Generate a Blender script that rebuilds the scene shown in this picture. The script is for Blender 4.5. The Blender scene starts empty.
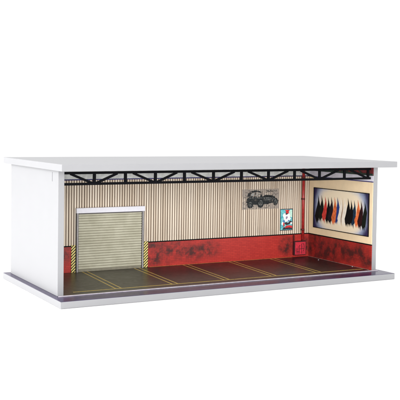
import bpy, bmesh, math, random
from mathutils import Vector, Matrix
random.seed(7)
S = 0.001                                   # everything below is written in millimetres
SC = bpy.context.scene
COL = SC.collection
PI = math.pi

# ------------------------------------------------------------------ mesh helpers
def box(bm, x0, x1, y0, y1, z0, z1, mi=0):
    v = [bm.verts.new(p) for p in ((x0,y0,z0),(x1,y0,z0),(x1,y1,z0),(x0,y1,z0),(x0,y0,z1),(x1,y0,z1),(x1,y1,z1),(x0,y1,z1))]
    for f in ((0,3,2,1),(4,5,6,7),(0,1,5,4),(1,2,6,5),(2,3,7,6),(3,0,4,7)):
        bm.faces.new([v[i] for i in f]).material_index = mi

def prism(bm, pts, to3, depth, mi=0):
    """outline pts (u,v) extruded; to3(u,v,d) gives the 3-D point, d = 0..depth"""
    a = sum(pts[i][0]*pts[(i+1) % len(pts)][1] - pts[(i+1) % len(pts)][0]*pts[i][1] for i in range(len(pts)))
    if a < 0: pts = pts[::-1]
    lo = [bm.verts.new(to3(u, v, 0)) for u, v in pts]
    hi = [bm.verts.new(to3(u, v, depth)) for u, v in pts]
    n = len(pts)
    fs = [bm.faces.new(lo[::-1]), bm.faces.new(hi)]
    for i in range(n):
        fs.append(bm.faces.new((lo[i], lo[(i+1) % n], hi[(i+1) % n], hi[i])))
    for f in fs: f.material_index = mi

def tube(bm, p0, p1, r, seg=20, r1=None):
    p0, p1 = Vector(p0), Vector(p1)
    r1 = r if r1 is None else r1
    q = (p1-p0).to_track_quat('Z', 'Y')
    A, B = [], []
    for i in range(seg):
        a = 2*PI*i/seg
        d = q @ Vector((math.cos(a), math.sin(a), 0))
        A.append(bm.verts.new(p0+d*r)); B.append(bm.verts.new(p1+d*r1))
    bm.faces.new(A[::-1]); bm.faces.new(B)
    for i in range(seg):
        f = bm.faces.new((A[i], A[(i+1) % seg], B[(i+1) % seg], B[i])); f.smooth = True

def back(y0):  return lambda u, v, d: (u, y0-d, v)              # drawn on the back wall, growing towards the viewer
def side(x0):  return lambda u, v, d: (x0-d, u, v)              # drawn on the right-hand wall
def flat(z0):  return lambda u, v, d: (u, v, z0+d)              # drawn on the floor

def link(name, bm, mats, parent=None, bevel=0, loc=(0,0,0)):
    base = Vector(parent['_base']) if parent else Vector(loc)
    bmesh.ops.recalc_face_normals(bm, faces=bm.faces)
    bmesh.ops.transform(bm, matrix=Matrix.Scale(S, 4) @ Matrix.Translation(-base), verts=bm.verts)
    me = bpy.data.meshes.new(name); bm.to_mesh(me); bm.free()
    for m in (mats if isinstance(mats, (list, tuple)) else [mats]): me.materials.append(m)
    o = bpy.data.objects.new(name, me); COL.objects.link(o)
    if parent:
        o.parent = parent['_o']
        if parent.get('_sub'):                                   # parent is itself a part: same local space
            o.location = (0, 0, 0)
    else:
        o.location = base*S
    if bevel:
        b = o.modifiers.new('bevel', 'BEVEL'); b.width = bevel*S; b.segments = 3; b.limit_method = 'ANGLE'
        b.angle_limit = math.radians(50); b.harden_normals = True
        for p in me.polygons: p.use_smooth = True
    return o

def thing(name, label, cat, base, group=None):
    o = bpy.data.objects.new(name, None); COL.objects.link(o)
    o.empty_display_size = .01
    o.location = Vector(base)*S
    o['label'] = label; o['category'] = cat
    if group: o['group'] = group
    return {'_o': o, '_base': base}
def sub(o, parent): return {'_o': o, '_base': parent['_base'], '_sub': True}

# ------------------------------------------------------------------ material helpers
class NT:
    def __init__(s, name):
        s.m = bpy.data.materials.new(name); s.m.use_nodes = True
        s.t = s.m.node_tree; s.n = s.t.nodes; s.b = s.n['Principled BSDF']; s.l = s.t.links
        s.tc = s.n.new('ShaderNodeTexCoord')
        s.geo = s.n.new('ShaderNodeNewGeometry')
        mp = s.n.new('ShaderNodeVectorMath'); mp.operation = 'SCALE'; mp.inputs['Scale'].default_value = 1000.
        s.l.new(s.geo.outputs['Position'], mp.inputs[0]); s.P = mp.outputs[0]     # nothing in the scene moves: position in mm
        sx = s.n.new('ShaderNodeSeparateXYZ'); s.l.new(s.P, sx.inputs[0])
        s.x, s.y, s.z = sx.outputs
    def put(s, sock, v):
        if isinstance(v, (int, float)): sock.default_value = v
        elif isinstance(v, (tuple, list)): sock.default_value = (*v, 1) if len(sock.default_value) == 4 and len(v) == 3 else v
        else: s.l.new(v, sock)
    def math(s, op, a, b=0., c=None, clamp=False):
        n = s.n.new('ShaderNodeMath'); n.operation = op; n.use_clamp = clamp
        s.put(n.inputs[0], a); s.put(n.inputs[1], b)
        if c is not None: s.put(n.inputs[2], c)
        return n.outputs[0]
    def ramp(s, v, lo, hi):
        n = s.n.new('ShaderNodeMapRange'); n.interpolation_type = 'SMOOTHSTEP'
        s.put(n.inputs['Value'], v); n.inputs['From Min'].default_value = lo; n.inputs['From Max'].default_value = hi
        return n.outputs[0]
    def noise(s, scale, detail=4, rough=.6, stretch=(1,1,1), dist=0.):
        v = s.n.new('ShaderNodeVectorMath'); v.operation = 'MULTIPLY'; s.l.new(s.P, v.inputs[0]); v.inputs[1].default_value = stretch
        n = s.n.new('ShaderNodeTexNoise'); s.l.new(v.outputs[0], n.inputs['Vector'])
        n.inputs['Scale'].default_value = scale; n.inputs['Detail'].default_value = detail
        n.inputs['Roughness'].default_value = rough; n.inputs['Distortion'].default_value = dist
        return n.outputs['Fac']
    def mix(s, f, a, b):
        n = s.n.new('ShaderNodeMix'); n.data_type = 'RGBA'
        s.put(n.inputs['Factor'], f); s.put(n.inputs['A'] if False else n.inputs[6], a); s.put(n.inputs[7], b)
        return n.outputs[2]
    def blobs(s, u, v, L):
        """largest of a few soft ellipses (cu, cv, ru, rv)"""
        out = 0.
        for cu, cv, ru, rv in L:
            a = s.math('DIVIDE', s.math('SUBTRACT', u, cu), ru); b = s.math('DIVIDE', s.math('SUBTRACT', v, cv), rv)
            d = s.math('ADD', s.math('MULTIPLY', a, a), s.math('MULTIPLY', b, b))
            out = s.math('MAXIMUM', out, s.math('SUBTRACT', 1., d, clamp=True))
        return out
    def bump(s, h, strength, dist=.0002):
        n = s.n.new('ShaderNodeBump'); n.inputs['Strength'].default_value = strength; n.inputs['Distance'].default_value = dist
        s.put(n.inputs['Height'], h); s.l.new(n.outputs[0], s.b.inputs['Normal'])
    def done(s, col, rough=.5, spec=.5, coat=0):
        s.put(s.b.inputs['Base Color'], col); s.put(s.b.inputs['Roughness'], rough)
        s.b.inputs['Specular IOR Level'].default_value = spec
        if coat: s.b.inputs['Coat Weight'].default_value = coat; s.b.inputs['Coat Roughness'].default_value = .08
        return s.m

def plain(name, col, rough=.5, var=.12, scale=.25, spec=.5, coat=0, bump=0):
    t = NT(name)
    f = t.noise(scale, 5)
    c = t.mix(t.ramp(f, .3, .7), tuple(c*(1-var) for c in col), tuple(min(1, c*(1+var)) for c in col))
    if bump: t.bump(t.noise(scale*6, 3), bump)
    return t.done(c, rough, spec, coat)

BOARD_C = (.252, .252, .260)
def board_mat(name='white_board'):
    t = NT(name)
    f = t.noise(.05, 5); g = t.noise(2.5, 3)
    c = t.mix(t.ramp(f, .3, .7), tuple(x*.985 for x in BOARD_C), tuple(x*1.015 for x in BOARD_C))
    t.bump(g, .05)
    return t.done(c, t.math('ADD', .42, t.math('MULTIPLY', f, .12)), .35)
M_board = board_mat()

t = NT('purple_gloss_film')
f = t.noise(.06, 5)
M_film = t.done(t.mix(t.ramp(f, .3, .7), (.022, .014, .050), (.040, .027, .080)), t.math('ADD', .17, t.math('MULTIPLY', t.noise(.3), .12)), .24)

M_track = plain('white_track_plastic', (.46, .42, .46), .4)
M_slot = plain('dark_grey_plastic', (.10, .10, .11), .6)  # dark grey of the slot mark on the left panel
M_ground = plain('white_paper_sheet', (.95, .95, .95), .9, var=.002, scale=.01, spec=.1)

# painted steel cladding: cream ridges, brown grooves
def clad(name, a, b):
    t = NT(name)
    f = t.noise(.32, 2, stretch=(1, 1, .01)); g = t.noise(.09, 5, .7, stretch=(1, 1, .35))
    c = t.mix(t.ramp(f, .32, .68), a, b)
    c = t.mix(t.math('MULTIPLY', t.ramp(g, .52, .8), .35), c, tuple(x*.55 for x in a))
    return t.done(c, .5, .3)
M_ridge = clad('cream_ridge_print', (.58, .475, .36), (.78, .68, .55))
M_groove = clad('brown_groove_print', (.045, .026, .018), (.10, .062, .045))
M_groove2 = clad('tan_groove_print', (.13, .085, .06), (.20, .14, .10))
M_slope = clad('tan_slope_print', (.30, .215, .155), (.36, .27, .20))  # tan slopes between ridge and groove, part of the printed stripes

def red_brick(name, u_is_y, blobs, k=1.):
    t = NT(name)
    u = t.y if u_is_y else t.x
    cv = t.n.new('ShaderNodeCombineXYZ'); t.l.new(u, cv.inputs[0]); t.l.new(t.z, cv.inputs[1])
    b = t.n.new('ShaderNodeTexBrick'); t.l.new(cv.outputs[0], b.inputs['Vector'])
    b.inputs['Scale'].default_value = 1.; b.inputs['Brick Width'].default_value = 6.4; b.inputs['Row Height'].default_value = 2.1
    b.inputs['Mortar Size'].default_value = .16; b.inputs['Mortar Smooth'].default_value = .4
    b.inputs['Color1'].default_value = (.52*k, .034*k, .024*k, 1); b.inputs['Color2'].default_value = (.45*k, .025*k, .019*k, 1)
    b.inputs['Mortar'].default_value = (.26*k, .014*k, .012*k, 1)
    f = t.noise(.10, 6, .65)
    c = t.mix(t.math('MULTIPLY', t.ramp(f, .45, .75), .35), b.outputs['Color'], (.30, .014, .012))
    soot = t.math('MULTIPLY', t.blobs(u, t.z, blobs), t.ramp(t.noise(.10, 9, .68, dist=.2), .30, .72))
    fine = t.math('MULTIPLY', t.ramp(t.noise(.33, 6, .7), .60, .72), .35)
    c = t.mix(t.math('MINIMUM', t.math('ADD', t.math('MULTIPLY', soot, 1.25), fine), .88), c, (.022, .010, .009))
    t.bump(b.outputs['Fac'], -.25, .00015)
    return t.done(c, .42, .45)
M_brick_back = red_brick('red_brick_print', False, [(176,22,28,17),(200,25,26,15),(220,21,22,14),(240,23,22,13),(168,15,14,10),(168,30,13,8),(354,22,15,16),(384,20,8,18),(60,29,8,15)], .92)
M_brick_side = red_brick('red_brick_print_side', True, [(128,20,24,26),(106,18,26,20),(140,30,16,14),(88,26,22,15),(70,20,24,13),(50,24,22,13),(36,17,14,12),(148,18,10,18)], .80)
M_ledge = plain('black_ledge', (.004, .0035, .004), .7, spec=.12)
M_fascia = plain('pale_grey_fascia', (.55, .56, .54), .5, var=.2, scale=.12)
M_fascia2 = plain('lavender_fascia', (.66, .64, .72), .5, var=.1, scale=.1)
M_navy = plain('navy_pipe', (.035, .030, .14), .35)
M_cream = plain('cream_wall_print', (.86, .68, .44), .5, var=.06, scale=.045)
M_black = plain('black_truss_card', (.003, .003, .004), .8, spec=.06)
M_redbeam = plain('dark_red_beam', (.15, .014, .018), .5, var=.4, scale=.12)
M_greenbeam = plain('dark_green_beam', (.012, .030, .022), .5, var=.4, scale=.12)
M_redpipe = plain('red_pipe_paint', (.36, .022, .02), .35, var=.2)
M_collar = plain('dark_red_collar', (.10, .008, .008), .4)
M_cab = plain('crimson_cabinet_paint', (.56, .028, .050), .38, var=.2, scale=.2)
M_cabdark = plain('dark_cabinet_line', (.045, .006, .010), .5)

t = NT('cream_shutter_steel')
g = t.noise(.06, 5, .6); h = t.noise(.9, 3, stretch=(.05, 1, 1))
c = t.mix(t.ramp(g, .3, .72), (.41, .39, .29), (.51, .49, .38))
c = t.mix(t.math('MULTIPLY', t.ramp(h, .5, .75), .3), c, (.30, .28, .20))
M_shutter = t.done(c, .48, .35)
M_shutgap = plain('olive_slat_gap', (.19, .175, .125), .6)
M_housing = plain('white_housing_paint', (.68, .67, .72), .4, var=.03)
M_rail = plain('grey_guide_rail', (.36, .34, .34), .4, var=.15)
M_raildark = plain('dark_rail_channel', (.05, .042, .042), .5)

t = NT('hazard_stripes')
w = t.math('FRACT', t.math('DIVIDE', t.math('SUBTRACT', t.z, t.math('MULTIPLY', t.x, .95)), 3.3))
st = t.ramp(w, .44, .50)
wear = t.math('MULTIPLY', t.ramp(t.noise(.5, 6, .7), .58, .7), .5)
c = t.mix(st, (.010, .009, .008), (.80, .66, .20))
M_hazard = t.done(t.mix(wear, c, (.06, .05, .035)), .45, .4)

t = NT('asphalt_print')
f = t.noise(.035, 6, .62); g = t.noise(1.3, 4, .7); k = t.noise(.12, 6, .7, dist=.8)
c = t.mix(t.ramp(f, .35, .66), (.014, .009, .010), (.033, .022, .023))
c = t.mix(t.math('MULTIPLY', t.ramp(k, .5, .72), .5), c, (.046, .032, .031))
c = t.mix(t.math('MULTIPLY', t.ramp(g, .5, .8), .4), c, (.016, .012, .012))
c = t.mix(t.math('MULTIPLY', t.ramp(t.x, 175, 90), .65), c, (.066, .060, .036))       # olive tint growing towards the left end of the floor
t.bump(g, .12)
M_asphalt = t.done(c, t.math('ADD', .24, t.math('MULTIPLY', k, .24)), .36)
t = NT('worn_yellow_paint')
w = t.math('MULTIPLY', t.ramp(t.noise(.45, 7, .75), .50, .66), .75)
M_yellow = t.done(t.mix(w, (.60, .43, .10), (.16, .115, .05)), .4, .4)
M_paleline = plain('pale_skirting_line', (.52, .40, .34), .5, var=.4, scale=.4)

# ------------------------------------------------------------------ measures (mm)
W, D, H, TK = 400., 183.7, 133.8, 6.6
XL0, XL1, XR0, XR1 = 6.4, 12.5, 388.4, 394.2
YF, YB = 26.4, 176.3
WX, WY = 387.8, 151.1                       # faces of the right-hand wall and the back wall
FL = TK + .45                               # top of the printed floor sheet
PL = 35.4                                   # top of the red brickwork

# ------------------------------------------------------------------ the surface it rests on
bm = bmesh.new(); n = 24; R = 30000.
vs = [bm.verts.new((R*math.cos(2*PI*i/n), R*math.sin(2*PI*i/n), -.25)) for i in range(n)]
bm.faces.new(vs)
g = link('ground', bm, M_ground); g['kind'] = 'structure'

# ------------------------------------------------------------------ the white display case
case = thing('display_case', 'white open-fronted board display case with overhanging lid that holds the model garage', 'display case', (W/2, D/2, 0))
bm = bmesh.new(); box(bm, 0, W, 0, D, 0, TK-.3); base = link('base_board', bm, M_board, case, .35)
bm = bmesh.new(); box(bm, .3, W-.3, .3, D-.3, TK-.28, TK); link('purple_film', bm, M_film, sub(base, case))
base_film = COL.objects['purple_film']; base_film['label'] = 'glossy dark purple film on the base board'
bm = bmesh.new(); box(bm, 0, W, 0, D, H-TK, H); link('lid_board', bm, M_board, case, .35)
bm = bmesh.new(); box(bm, XL0, XL1, YF, YB, TK+.02, H-TK-.02); lp = link('side_panel', bm, M_board, case, .25)
bm = bmesh.new(); box(bm, XL0-.12, XL0+.5, 42.9, 43.6, 115.6, 124.6); link('slot', bm, M_slot, sub(lp, case))
bm = bmesh.new(); box(bm, XR0, XR1, YF, YB, TK+.02, H-TK-.02); link('side_panel', bm, M_board, case, .25)
bm = bmesh.new(); box(bm, XL1+.05, XR0-.05, YB-6, YB, TK+.02, H-TK-.02); link('back_panel', bm, M_board, case)
bm = bmesh.new()
box(bm, XL0, XR1, 22.6, 24.2, TK+.02, TK+.8)
link('front_track', bm, M_track, case, .12)

# ------------------------------------------------------------------ printed parking floor
fl = thing('parking_floor', 'dark glossy asphalt floor sheet with slanting double yellow parking lines', 'floor', (200, 90, TK))
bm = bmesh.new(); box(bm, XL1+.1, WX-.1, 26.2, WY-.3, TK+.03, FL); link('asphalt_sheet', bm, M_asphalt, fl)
def stroke_floor(p, q, w):
    p, q = Vector(p), Vector(q); d = (q-p).normalized(); nrm = Vector((-d.y, d.x))*w/2
    b = bmesh.new(); prism(b, [tuple(p+nrm), tuple(p-nrm), tuple(q-nrm), tuple(q+nrm)], flat(FL), .06); return b
for bk, fr in (((79.8, 85.4), (72.4, 78.6)), ((143.0, 149.2), (136.0, 142.4)), ((206.0, 212.6), (198.4, 204.6)),
               ((268.6, 275.2), (258.6, 265.0)), ((328.2, 334.8), (318.6, 325.4))):
    for a, b_ in zip(bk, fr):
        link('bay_line', stroke_floor((a, 149.6), (b_, 40.6), 1.7), M_yellow, fl)
bm = bmesh.new(); prism(bm, [(27, 38.2), (384, 36.8), (384, 38.7), (27, 40.1)], flat(FL), .064); link('border_line', bm, M_yellow, fl)
bm = bmesh.new()
prism(bm, [(163, 149.75), (362, 149.75), (362, 150.6), (163, 150.6)], flat(FL), .068); link('border_line', bm, M_yellow, fl)
bm = bmesh.new()
prism(bm, [(WX-1.5, 30), (WX-.6, 30), (WX-.6, 149.4), (WX-1.5, 149.4)], flat(FL), .07); link('skirting_line', bm, M_paleline, fl)
for (x, y) in ((378.5, 116.5), (384.2, 57.0)):
    bm = bmesh.new(); tube(bm, (x, y, FL), (x, y, FL+.6), .85, 20, .6); link('floor_speck', bm, M_track, fl)  # small pale raised discs for the white specks on the floor

# ------------------------------------------------------------------ back wall
bw = thing('corrugated_wall', 'rear garage wall of brown-striped cream corrugated cladding over red sooty brick', 'wall', (200, WY, TK))
bm = bmesh.new()
pitch = 3.05; weak = 0; x = XL1+.1; y0, y1 = WY, WY+1.0; prof = []
while x < WX-.4:
    j = random.uniform(-.12, .12)
    prof += [(x, y0, 0), (x+1.9+j, y0, 1), (x+2.1+j, y1, 3 if weak else 2), (x+2.8+j, y1, 1)]; x += pitch; weak = not weak
prof.append((WX-.05, y0, 0))
zb, zt = PL+1.2, 109.1
for (a, ya, m), (b_, yb_, _) in zip(prof[:-1], prof[1:]):
    v = [bm.verts.new(p) for p in ((a, ya, zb), (b_, yb_, zb), (b_, yb_, zt), (a, ya, zt))]
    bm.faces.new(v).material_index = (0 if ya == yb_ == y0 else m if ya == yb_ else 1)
bmesh.ops.remove_doubles(bm, verts=bm.verts, dist=1e-5)
link('cladding', bm, [M_ridge, M_slope, M_groove, M_groove2], bw)
bm = bmesh.new(); box(bm, XL1+.06, WX-.02, WY+1.2, WY+3.4, TK+.04, H-TK-.04); link('backing_board', bm, M_groove, bw)
bm = bmesh.new(); box(bm, XL1+.1, WX-.05, WY-.1, WY+1.15, TK+.06, PL); link('brick_plinth', bm, M_brick_back, bw)
bm = bmesh.new(); box(bm, XL1+.1, 66.9, WY-.8, WY+1.1, PL+.02, PL+1.25); box(bm, 160.6, WX-.05, WY-.8, WY+1.1, PL+.02, PL+1.25)
link('ledge', bm, M_ledge, bw)
bm = bmesh.new(); box(bm, XL1+.1, WX-.05, WY-.1, WY+1.1, 110.1, H-TK-.06); link('fascia', bm, M_fascia, bw)
bm = bmesh.new(); tube(bm, (XL1+.1, WY-.25, 109.55), (WX-.1, WY-.25, 109.55), .62); link('conduit', bm, M_navy, bw)

# ------------------------------------------------------------------ right-hand wall
sw = thing('side_wall', 'cream right-hand garage wall over red brick, behind the big framed picture', 'wall', (WX, 90, TK))
X2 = XR0-.03
bm = bmesh.new(); box(bm, WX, X2, 27, WY+1.0, PL+1.25, 108.5); link('wall_panel', bm, M_cream, sw)
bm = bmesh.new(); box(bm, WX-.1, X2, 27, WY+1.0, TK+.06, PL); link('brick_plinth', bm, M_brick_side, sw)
bm = bmesh.new(); box(bm, WX-.7, X2, 27, WY-.85, PL+.02, PL+1.24); link('ledge', bm, M_ledge, sw)
bm = bmesh.new(); box(bm, WX-.4, X2, 27, WY-.7, 108.52, 109.6); link('conduit', bm, M_navy, sw)
bm = bmesh.new(); box(bm, WX-.05, X2, 27, WY-.2, 109.62, 116.2); link('fascia', bm, M_fascia2, sw)
bm = bmesh.new(); box(bm, WX-.02, X2, 27, WY-.2, 116.22, H-TK-.06); link('roof_band', bm, M_redbeam, sw)
bm = bmesh.new()
for (ya, yb_) in ((44, 62), (80, 62), (80, 98), (116, 98), (116, 134)):
    prism(bm, [(ya-1.6, 116.4), (ya+1.6, 116.4), (yb_+1.6, 126.8), (yb_-1.6, 126.8)], side(WX-.02), .3)
link('roof_brace', bm, M_greenbeam, sw)
bm = bmesh.new(); box(bm, WX-.9, WX-.03, 27.2, WY-.3, 116.3, 118.6); link('eaves_beam', bm, M_greenbeam, sw)

# ------------------------------------------------------------------ black roof truss along the open front
tr = thing('lattice_truss', 'flat black lattice truss spanning the open front just under the lid', 'truss', (200, 31, 112))
TY0, TY1 = 30.2, 31.8
bm = bmesh.new(); box(bm, XL1+.05, WX-.8, TY0-.2, TY1+.2, 122.8, 125.2); link('top_chord', bm, M_black, tr, .15)
bm = bmesh.new(); box(bm, XL1+.05, WX-.8, TY0-.2, TY1+.2, 112.1, 114.5); link('bottom_chord', bm, M_black, tr, .15)
posts = [44.9, 77.9, 110.9, 144, 178.3, 212.5, 246.7, 280.8, 314.6, 349.4, 383.4]
for px in posts:
    bm = bmesh.new(); box(bm, px-1.45, px+1.45, TY0, TY1, 114.4, 122.9); link('post', bm, M_black, tr)
def brace(a, b_):
    p, q = Vector(a), Vector(b_); d = (q-p).normalized(); nn = Vector((-d.y, d.x))*1.15
    bm = bmesh.new()
    prism(bm, [tuple(p+nn), tuple(p-nn), tuple(q-nn), tuple(q+nn)], back(TY1-.1), TY1-TY0-.2)
    link('brace', bm, M_black, tr)
for i in range(0, len(posts), 2):
    px = posts[i]
    lo = (posts[i-1] if i else 12.0)
    brace((lo+8.2, 123.2), (px-2.2, 114.0))
    if i+1 < len(posts): brace((px+2.2, 114.0), (posts[i+1]-8.6, 123.2))

# ------------------------------------------------------------------ roller door
dr = thing('roller_door', 'closed cream roller shutter door with a white box housing, set in corrugated wall', 'garage door', (113.4, WY, TK))
DX0, DX1 = 74.8, 151.6
bm = bmesh.new()
zs = FL+2.9; n = 22; ph = (72.3-zs)/n
for i in range(n):
    z = zs+i*ph
    prof = [(-1.55, 0), (-2.05, ph*.18), (-2.2, ph*.45), (-2.05, ph*.74), (-1.6, ph*.86), (-1.45, ph)]
    L = [bm.verts.new((DX0, WY+a, z+b_)) for a, b_ in prof]; Rr = [bm.verts.new((DX1, WY+a, z+b_)) for a, b_ in prof]
    for k in range(5):
        bm.faces.new((L[k], Rr[k], Rr[k+1], L[k+1])).material_index = 1 if k == 4 else 0
bmesh.ops.remove_doubles(bm, verts=bm.verts, dist=1e-4)
link('shutter', bm, [M_shutter, M_shutgap], dr)
bm = bmesh.new(); box(bm, DX0, DX1, WY-2.2, WY-.95, FL+.05, zs-.05); link('bottom_rail', bm, M_shutgap, dr, .2)
bm = bmesh.new(); box(bm, DX0, DX1, WY-1.3, WY-.15, FL+.05, 73); link('door_backing', bm, M_raildark, dr)
for xa, s in ((71.9, 1), (154.7, -1)):
    bm = bmesh.new()
    box(bm, min(xa, xa+s*.9), max(xa, xa+s*.9), WY-2.2, WY-.15, FL+.02, 72.4, 1)
    box(bm, min(xa+s*.92, xa+s*2.2), max(xa+s*.92, xa+s*2.2), WY-2.9, WY-.15, FL+.02, 72.4, 0)
    box(bm, min(xa+s*2.22, xa+s*2.9), max(xa+s*2.22, xa+s*2.9), WY-2.3, WY-.15, FL+.02, 72.4, 1)
    link('guide_rail', bm, [M_rail, M_raildark], dr)
bm = bmesh.new(); box(bm, 71.6, 155.0, WY-4.2, WY-.12, 72.6, 78.4); hs = link('housing', bm, M_housing, dr, .4)
bm = bmesh.new(); box(bm, 74.9, 151.5, WY-3.4, WY-.9, 71.5, 72.55); link('housing_underline', bm, M_raildark, dr)  # dark strip along the lower edge of the housing

# ------------------------------------------------------------------ hazard boards either side of the door
for x0, x1, lab in ((66.9, 71.6, 'yellow and black striped hazard board left of the roller door, near the white case side'),
                    (155.0, 160.4, 'yellow and black striped hazard board right of the roller door, beside sooty red brick')):
    bm = bmesh.new(); box(bm, x0, x1, WY-1.3, WY-.14, FL+.02, 37.2)
    o = link('hazard_board', bm, M_hazard, None, .12, ((x0+x1)/2, WY, FL))
    o['label'] = lab; o['category'] = 'hazard board'; o['group'] = 'striped hazard boards flanking the roller door'

# ------------------------------------------------------------------ car drawing on the cladding
def strokes(bm, pts, w, to3, d=.05, mi=0):
    for a, b_ in zip(pts[:-1], pts[1:]):
        p, q = Vector(a), Vector(b_)
        if (q-p).length < 1e-4: continue
        dd = (q-p).normalized(); nn = Vector((-dd.y, dd.x))*w/2; p = p-dd*w*.25; q = q+dd*w*.25
        prism(bm, [tuple(p+nn), tuple(p-nn), tuple(q-nn), tuple(q+nn)], to3, d, mi)
def ell(cx, cy, rx, ry, n=20, a0=0, a1=2*PI): return [(cx+rx*math.cos(a0+(a1-a0)*i/n), cy+ry*math.sin(a0+(a1-a0)*i/n)) for i in range(n+1)]

def film(name, col, lo, hi, keep, sc=.6):
    t = NT(name)
    f = t.noise(sc, 6, .7)
    tr_ = t.n.new('ShaderNodeBsdfTransparent'); mx = t.n.new('ShaderNodeMixShader')
    t.l.new(t.math('MULTIPLY', t.ramp(f, lo, hi), keep), mx.inputs[0])
    t.l.new(tr_.outputs[0], mx.inputs[1]); t.l.new(t.b.outputs[0], mx.inputs[2])
    out = [n for n in t.n if n.type == 'OUTPUT_MATERIAL'][0]; t.l.new(mx.outputs[0], out.inputs[0])
    return t.done(col, .6, .2)
M_ink = film('faded_ink', (.022, .026, .028), .36, .52, .9, .5)
M_inkpale = film('pale_ink_wash', (.42, .43, .41), .40, .65, .7)
M_wash = film('grey_drawing_ground', (.42, .37, .33), .2, .65, .46, .12)
mu = thing('car_drawing', 'faded dark ink drawing of an open vintage car, on the cladding near the ceiling', 'drawing', (314.5, WY, 69.2))
MX, MZ = 287.4, 69.2
bm = bmesh.new(); prism(bm, [(MX, MZ), (MX+54.2, MZ), (MX+54.2, 94.2), (MX, 94.2)], back(WY-.08), .04); link('drawing_ground', bm, M_wash, mu)
B = lambda L: [(MX+.5+a*1.07, MZ+.6+b_*1.15) for a, b_ in L]
bm = bmesh.new()
prism(bm, B([(5,7),(6,11),(9,13),(14,13.5),(24,13),(30,13.5),(37,13),(43,12),(47,10.5),(48.5,8.5),(48,6.5),(44,6),(40,6),(36,5.2),(30,4.6),(24,4.4),(18,4.4),(12,5)]), back(WY-.14), .05)
prism(bm, B([(6.5,13.2),(7.5,16.5),(11,19),(17,20),(22,19.6),(26,17.6),(24,17.2),(19,18.2),(13,17.2),(10.2,14.8),(9.6,13.2)]), back(WY-.14), .05)
prism(bm, B([(16,13.6),(17,17.8),(18,17.8),(17.6,13.6)]), back(WY-.14), .05)
prism(bm, B([(24,13),(25.6,17.4),(26.6,17.4),(26.4,13)]), back(WY-.14), .05)
prism(bm, B([(28,13.2),(31,14.8),(38,14.6),(43,13.2),(46,11.6),(44,11.4),(36,12.8)]), back(WY-.14), .05)
for cx, cy, rx, ry in ((10.5,5.2,4.2,4.6),(24.5,6.2,4.8,5.2),(45,7.2,3.6,4.2),(34,7.4,2.6,3)):
    prism(bm, B(ell(cx, cy, rx, ry, 22)[:-1]), back(WY-.2), .05)
for _ in range(90):
    x0 = random.uniform(1, 46); z0 = random.uniform(.5, 15) if random.random() < .75 else random.uniform(10, 20)
    strokes(bm, B([(x0, z0), (x0+random.uniform(-2, 5), z0+random.uniform(-1.2, 1.8))]), random.uniform(.25, .6), back(WY-.24+random.uniform(-.02, .02)), .03)
for _ in range(5):                                                # hand scribbles at the upper right, nothing legible
    x0 = random.uniform(29, 42); z0 = random.uniform(15.5, 19.6)
    strokes(bm, B([(x0+.9*i, z0+random.uniform(-.9, .9)) for i in range(9)]), .35, back(WY-.15), .05)
link('ink_car', bm, M_ink, mu)
bm = bmesh.new()
for cx, cy, rx, ry in ((10.5,5.2,1.9,2.2),(24.5,6.2,2.4,2.7),(45,7.2,1.7,2.0)):
    strokes(bm, B(ell(cx, cy, rx, ry, 16)), .5, back(WY-.30), .04)
    for k in range(4):
        a = k*PI/4; strokes(bm, B([(cx-rx*math.cos(a), cy-ry*math.sin(a)), (cx+rx*math.cos(a), cy+ry*math.sin(a))]), .25, back(WY-.36), .03)
strokes(bm, B([(8,11.6),(16,12),(26,11.6),(36,11.6),(44,10.6)]), .5, back(WY-.30), .04)
strokes(bm, B([(28,9.5),(36,10),(43,9.2)]), .6, back(WY-.30), .04)
for k in range(5): strokes(bm, B([(30+k*1.5, 8.6), (30.8+k*1.5, 11)]), .35, back(WY-.40), .03)
prism(bm, B([(11.5,14),(12.5,16.6),(15.6,17.2),(15.2,13.9)]), back(WY-.30), .04)
prism(bm, B([(18.4,13.8),(18.8,17.4),(23.6,16.8),(22.8,13.6)]), back(WY-.30), .04)
link('pale_highlights', bm, M_inkpale, mu)

# ------------------------------------------------------------------ small poster
po = thing('racing_poster', 'small teal poster with red and white figures, pinned beside the red standpipe', 'poster', (353, WY, 41))
PX0, PX1, PZ0, PZ1 = 343.4, 362.4, 41.2, 68.5
PU = lambda L: [(PX0+(PX1-PX0)*a, PZ0+(PZ1-PZ0)*b_) for a, b_ in L]
t = NT('teal_poster_print'); f = t.noise(.22, 5, .65)
c = t.mix(t.ramp(f, .35, .65), (.035, .34, .42), (.22, .62, .62)); M_teal = t.done(c, .35, .4)
M_pwhite = plain('white_poster_ink', (.82, .86, .86), .35, var=.08); M_pred = plain('red_poster_ink', (.62, .03, .035), .35, var=.35, scale=.5)
M_pdark = plain('dark_poster_ink', (.03, .022, .035), .35, var=.4, scale=.5); M_pblue = plain('blue_poster_ink', (.06, .16, .42), .35, var=.3, scale=.5)
M_pmint = plain('mint_poster_ink', (.50, .76, .64), .35, var=.15, scale=.5)
bm = bmesh.new(); box(bm, PX0, PX1, WY-.45, WY-.05, PZ0, PZ1); sheet = link('sheet', bm, M_pdark, po)
bm = bmesh.new(); prism(bm, PU([(.04,.03),(.96,.03),(.96,.97),(.04,.97)]), back(WY-.46), .05); link('teal_field', bm, M_teal, po)
y_ = WY-.52
bm = bmesh.new(); prism(bm, PU([(.70,.62),(.96,.60),(.96,.95),(.78,.95),(.66,.78)]), back(y_), .03); link('mint_sky', bm, M_pmint, po)
bm = bmesh.new()
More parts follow.
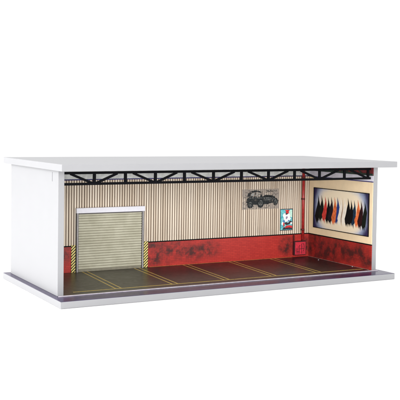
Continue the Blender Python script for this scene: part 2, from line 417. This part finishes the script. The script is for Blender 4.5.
prism(bm, PU([(.20,.70),(.28,.80),(.40,.78),(.50,.84),(.66,.80),(.82,.70),(.78,.60),(.88,.54),(.74,.46),(.66,.36),(.54,.44),(.46,.34),(.36,.46),(.22,.44),(.30,.56)]), back(y_-.04), .03)
prism(bm, PU([(.10,.30),(.18,.42),(.26,.38),(.22,.24)]), back(y_-.04), .03)
prism(bm, PU([(.80,.36),(.96,.38),(.96,.29),(.82,.28)]), back(y_-.16), .03)
link('white_cloud', bm, M_pwhite, po)
bm = bmesh.new()
prism(bm, PU([(.36,.95),(.74,.95),(.66,.86),(.70,.80),(.54,.74),(.42,.82),(.46,.88)]), back(y_-.08), .03)
prism(bm, PU([(.30,.10),(.50,.22),(.76,.24),(.96,.20),(.96,.08),(.60,.06)]), back(y_-.08), .03)
prism(bm, PU([(.24,.34),(.34,.40),(.36,.22),(.26,.16)]), back(y_-.08), .03)
link('red_figure', bm, M_pred, po)
bm = bmesh.new()
prism(bm, PU([(.40,.76),(.50,.72),(.62,.77),(.56,.80),(.46,.80)]), back(y_-.14), .03)
prism(bm, PU([(.34,.32),(.46,.40),(.62,.34),(.80,.44),(.94,.42),(.88,.34),(.70,.28),(.52,.24)]), back(y_-.12), .03)
prism(bm, PU([(.18,.05),(.96,.05),(.96,.11),(.70,.14),(.44,.12),(.30,.16)]), back(y_-.12), .03)
link('dark_figure', bm, M_pdark, po)
bm = bmesh.new()
prism(bm, PU([(.44,.54),(.46,.64),(.56,.66),(.60,.60),(.52,.52)]), back(y_-.12), .03)
link('mauve_accent', bm, plain('mauve_poster_ink', (.30, .24, .36), .35, var=.3, scale=.6), po)
bm = bmesh.new()
prism(bm, PU([(.20,.42),(.28,.52),(.36,.46),(.32,.36)]), back(y_-.16), .03); prism(bm, PU([(.64,.50),(.74,.44),(.60,.38)]), back(y_-.16), .03)
link('blue_accent', bm, M_pblue, po)

# ------------------------------------------------------------------ standpipe and hose cabinet
pp = thing('red_standpipe', 'thin dark red pipe running from the roof down to the red cabinet', 'pipe', (377, WY-2, 27))
bm = bmesh.new(); tube(bm, (377.4, WY-1.9, 28.9), (377.0, WY-1.9, H-TK-.1), 1.75, 24); link('riser', bm, M_redpipe, pp)
for z in (40.5, 79.5, 106.5):
    bm = bmesh.new(); tube(bm, (377.2, WY-1.9, z), (377.2, WY-1.9, z+2.0), 2.35, 24); link('collar', bm, M_collar, pp)
cb = thing('hose_cabinet', 'crimson hose cabinet with dark valve outline, on red brick in the corner', 'cabinet', (371.6, WY, FL))
CX0, CX1, CZ0, CZ1 = 363.2, 380.6, 9.6, 27.2
bm = bmesh.new(); box(bm, CX0, CX1, WY-4.6, WY-.15, CZ0, CZ1); link('body', bm, M_cabdark, cb, .25)
bm = bmesh.new(); box(bm, CX0+.9, CX1-.9, WY-5.2, WY-4.62, CZ0+.8, CZ1-.9); dd = link('door', bm, M_cab, cb, .15)
tb = back(WY-5.2)
bm = bmesh.new()
strokes(bm, [(366.6, 11.8), (366.6, 18.5)], .55, tb, .35); strokes(bm, [(369.6, 11.8), (369.6, 20.5), (371.0, 22.4)], .55, tb, .36)
strokes(bm, [(373.6, 11.6), (373.6, 24.2)], .55, tb, .35); strokes(bm, [(370.6, 17.4), (377.6, 17.9)], .55, tb, .42)
strokes(bm, [(376.6, 14.5), (377.6, 20.2), (376.8, 23.2), (375.2, 24.4)], .55, tb, .38); strokes(bm, [(366.0, 14.2), (370.2, 14.2)], .55, tb, .42)
link('valve', bm, M_cabdark, sub(dd, cb))
bm = bmesh.new(); box(bm, CX0, CX0+1.6, WY-2.4, WY-.2, CZ1+.02, PL-.4); box(bm, 376.0, 378.6, WY-3.0, WY-.6, CZ1+.02, 29.4); link('bracket', bm, M_collar, cb)

# ------------------------------------------------------------------ big framed picture on the right-hand wall
fp = thing('framed_picture', 'wide framed picture of pointed black, red, orange and blue feather shapes', 'picture', (WX, 86.5, 45))
FY0, FY1, FZ0, FZ1 = 32.4, 140.6, 45.0, 95.6
FU = lambda L: [(FY1-(FY1-FY0)*a, FZ1-(FZ1-FZ0)*b_) for a, b_ in L]      # a: 0 = rear .. 1 = front, b: 0 = top
bm = bmesh.new()
fx0, fx1 = WX-1.1, WX-.03
box(bm, fx0, fx1, FY0, FY1, FZ0, FZ0+.8); box(bm, fx0, fx1, FY0, FY1, FZ1-.8, FZ1)
box(bm, fx0, fx1, FY0, FY0+.8, FZ0+.82, FZ1-.82); box(bm, fx0, fx1, FY1-.8, FY1, FZ0+.82, FZ1-.82)
link('frame', bm, M_ledge, fp)
t = NT('vignetted_print')
a = t.math('DIVIDE', t.math('SUBTRACT', t.y, 86.5), 54.); b = t.math('DIVIDE', t.math('SUBTRACT', t.z, 70.3), 25.3)
a4 = t.math('POWER', t.math('ABSOLUTE', a), 3.2); b4 = t.math('POWER', t.math('ABSOLUTE', b), 3.)
e = t.math('ADD', a4, t.math('MULTIPLY', b4, .34)); e = t.math('ADD', e, t.math('MULTIPLY', t.math('SUBTRACT', t.noise(.08, 4), .5), .25))
c = t.mix(t.ramp(e, .22, .72), (.88, .75, .55), (.36, .43, .60)); c = t.mix(t.ramp(e, .44, 1.0), c, (.018, .016, .07))
M_vig = t.done(c, .35, .35)
bm = bmesh.new(); box(bm, WX-.5, WX-.04, FY0+.82, FY1-.82, FZ0+.82, FZ1-.82); link('print', bm, M_vig, fp)
pal = {'k': (.004, .0035, .004), 'g': (.006, .009, .006), 'r': (.56, .045, .035), 'p': (.016, .009, .014), 'o': (.68, .15, .045),
       'b': (.022, .045, .20), 'w': (.88, .80, .68), 't': (.010, .030, .060), 'm': (.024, .005, .007), 'c': (.34, .22, .14)}
names = {'k': 'black', 'g': 'dark_green', 'r': 'red', 'p': 'plum', 'o': 'orange', 'b': 'blue', 'w': 'cream', 't': 'dark_teal', 'm': 'maroon', 'c': 'buff'}
PM = {k: plain(names[k]+'_feather_ink', v, .65, var=.06 if k in 'wc' else .3, scale=.3, spec=.12) for k, v in pal.items()}
seq = [('k',.085,.24,.90),('g',.150,.22,.84),('r',.215,.22,.82),('k',.275,.22,.84),('p',.330,.22,.84),('o',.395,.23,.84),('b',.450,.22,.84),
       ('w',.505,.22,.84),('c',.535,.30,.70),('w',.575,.20,.84),('k',.635,.24,.85),('k',.690,.22,.86),('t',.740,.22,.84),('o',.810,.21,.85),('m',.860,.22,.88),('g',.925,.23,.93)]
for i, (k, u, tp, bt) in enumerate(seq):
    w = .041 if k != 'c' else .008
    q = lambda v: random.uniform(-v, v)
    top = .185+q(.02); bot = .82+.03*(i in (0, 14, 15))+q(.02); ln = q(.006)
    pts = [(u+ln, top), (u+w*.28+ln, top+.14), (u+w*.80, top+.27), (u+w*(1.05+q(.12)), top+.40), (u+w*(.95+q(.1)), bot-.14), (u+w*.62, bot-.03+q(.02)), (u+w*.42, bot-.06),
           (u+w*.10, bot+.05+q(.02)), (u-w*.12, bot-.04), (u-w*.44, bot+.03+q(.02)), (u-w*.70, bot-.06), (u-w*(.98+q(.1)), bot-.15), (u-w*(.72+q(.12)), top+.38), (u-w*(.66+q(.1)), top+.26), (u-w*.24+ln, top+.14)]
    pts = [(a+.014*math.sin((b_-.18)/.72*2*PI)*(1 if b_ > .2 else 0), b_) for a, b_ in pts]      # the slight S-lean of the shapes
    bm = bmesh.new(); prism(bm, FU(pts), side(WX-.5-.03*(i % 3)), .06)
    link('feather', bm, PM[k], fp)['label'] = names[k].replace('_', ' ')+' pointed feather shape'

# ------------------------------------------------------------------ camera (measured from the photograph)
cam = bpy.data.cameras.new('camera'); co = bpy.data.objects.new('camera', cam); COL.objects.link(co); SC.camera = co
yaw, pitch_, roll, fpx = .5032, -.0399, .0140, 900.7472
f = Vector((math.sin(yaw)*math.cos(pitch_), math.cos(yaw)*math.cos(pitch_), math.sin(pitch_)))
ri = Vector((math.cos(yaw), -math.sin(yaw), 0)); up = ri.cross(f)
r2 = ri*math.cos(roll)+up*math.sin(roll); u2 = -ri*math.sin(roll)+up*math.cos(roll)
mw = Matrix(((r2.x, u2.x, -f.x, 0), (r2.y, u2.y, -f.y, 0), (r2.z, u2.z, -f.z, 0), (0, 0, 0, 1)))
co.matrix_world = Matrix.Translation(Vector((-287.2437, -785.0408, 170.8559))*S) @ mw
cam.sensor_width = 36; cam.sensor_fit = 'HORIZONTAL'; cam.lens = fpx/400*36; cam.shift_y = -38./400
cam.clip_start = .01; cam.clip_end = 200

# ------------------------------------------------------------------ light: white studio surround, left softbox, added front and top fill lamps
w = bpy.data.worlds.new('World'); SC.world = w; w.use_nodes = True
w.node_tree.nodes['Background'].inputs[0].default_value = (1, 1, 1, 1); w.node_tree.nodes['Background'].inputs[1].default_value = 1.10
def softbox(name, loc, target, sx, sy, power, col=(1, 1, 1)):
    l = bpy.data.lights.new(name, 'AREA'); l.shape = 'RECTANGLE'; l.size = sx; l.size_y = sy; l.energy = power; l.color = col
    o = bpy.data.objects.new(name, l); COL.objects.link(o); o.location = loc
    o.rotation_euler = (Vector(target)-Vector(loc)).to_track_quat('-Z', 'Y').to_euler()
softbox('left_softbox', (-1.7, .20, .55), (0, .09, .06), 1.2, 1.0, 52)
softbox('front_fill', (-.6, -2.0, .42), (.2, .1, .06), 1.8, .75, 46)  # unseen fill lamp, added to brighten the open interior and the ground
softbox('top_fill', (.2, .25, 1.9), (.2, .1, .1), 1.2, 1.2, 26)  # unseen overhead lamp, added to lift the top of the lid

SC.render.engine = 'CYCLES'
SC.cycles.max_bounces = 8; SC.cycles.diffuse_bounces = 5
SC.view_settings.view_transform = 'Standard'; SC.view_settings.look = 'None'; SC.view_settings.exposure = 0; SC.view_settings.gamma = 1
SC.render.resolution_x = SC.render.resolution_y = 1024
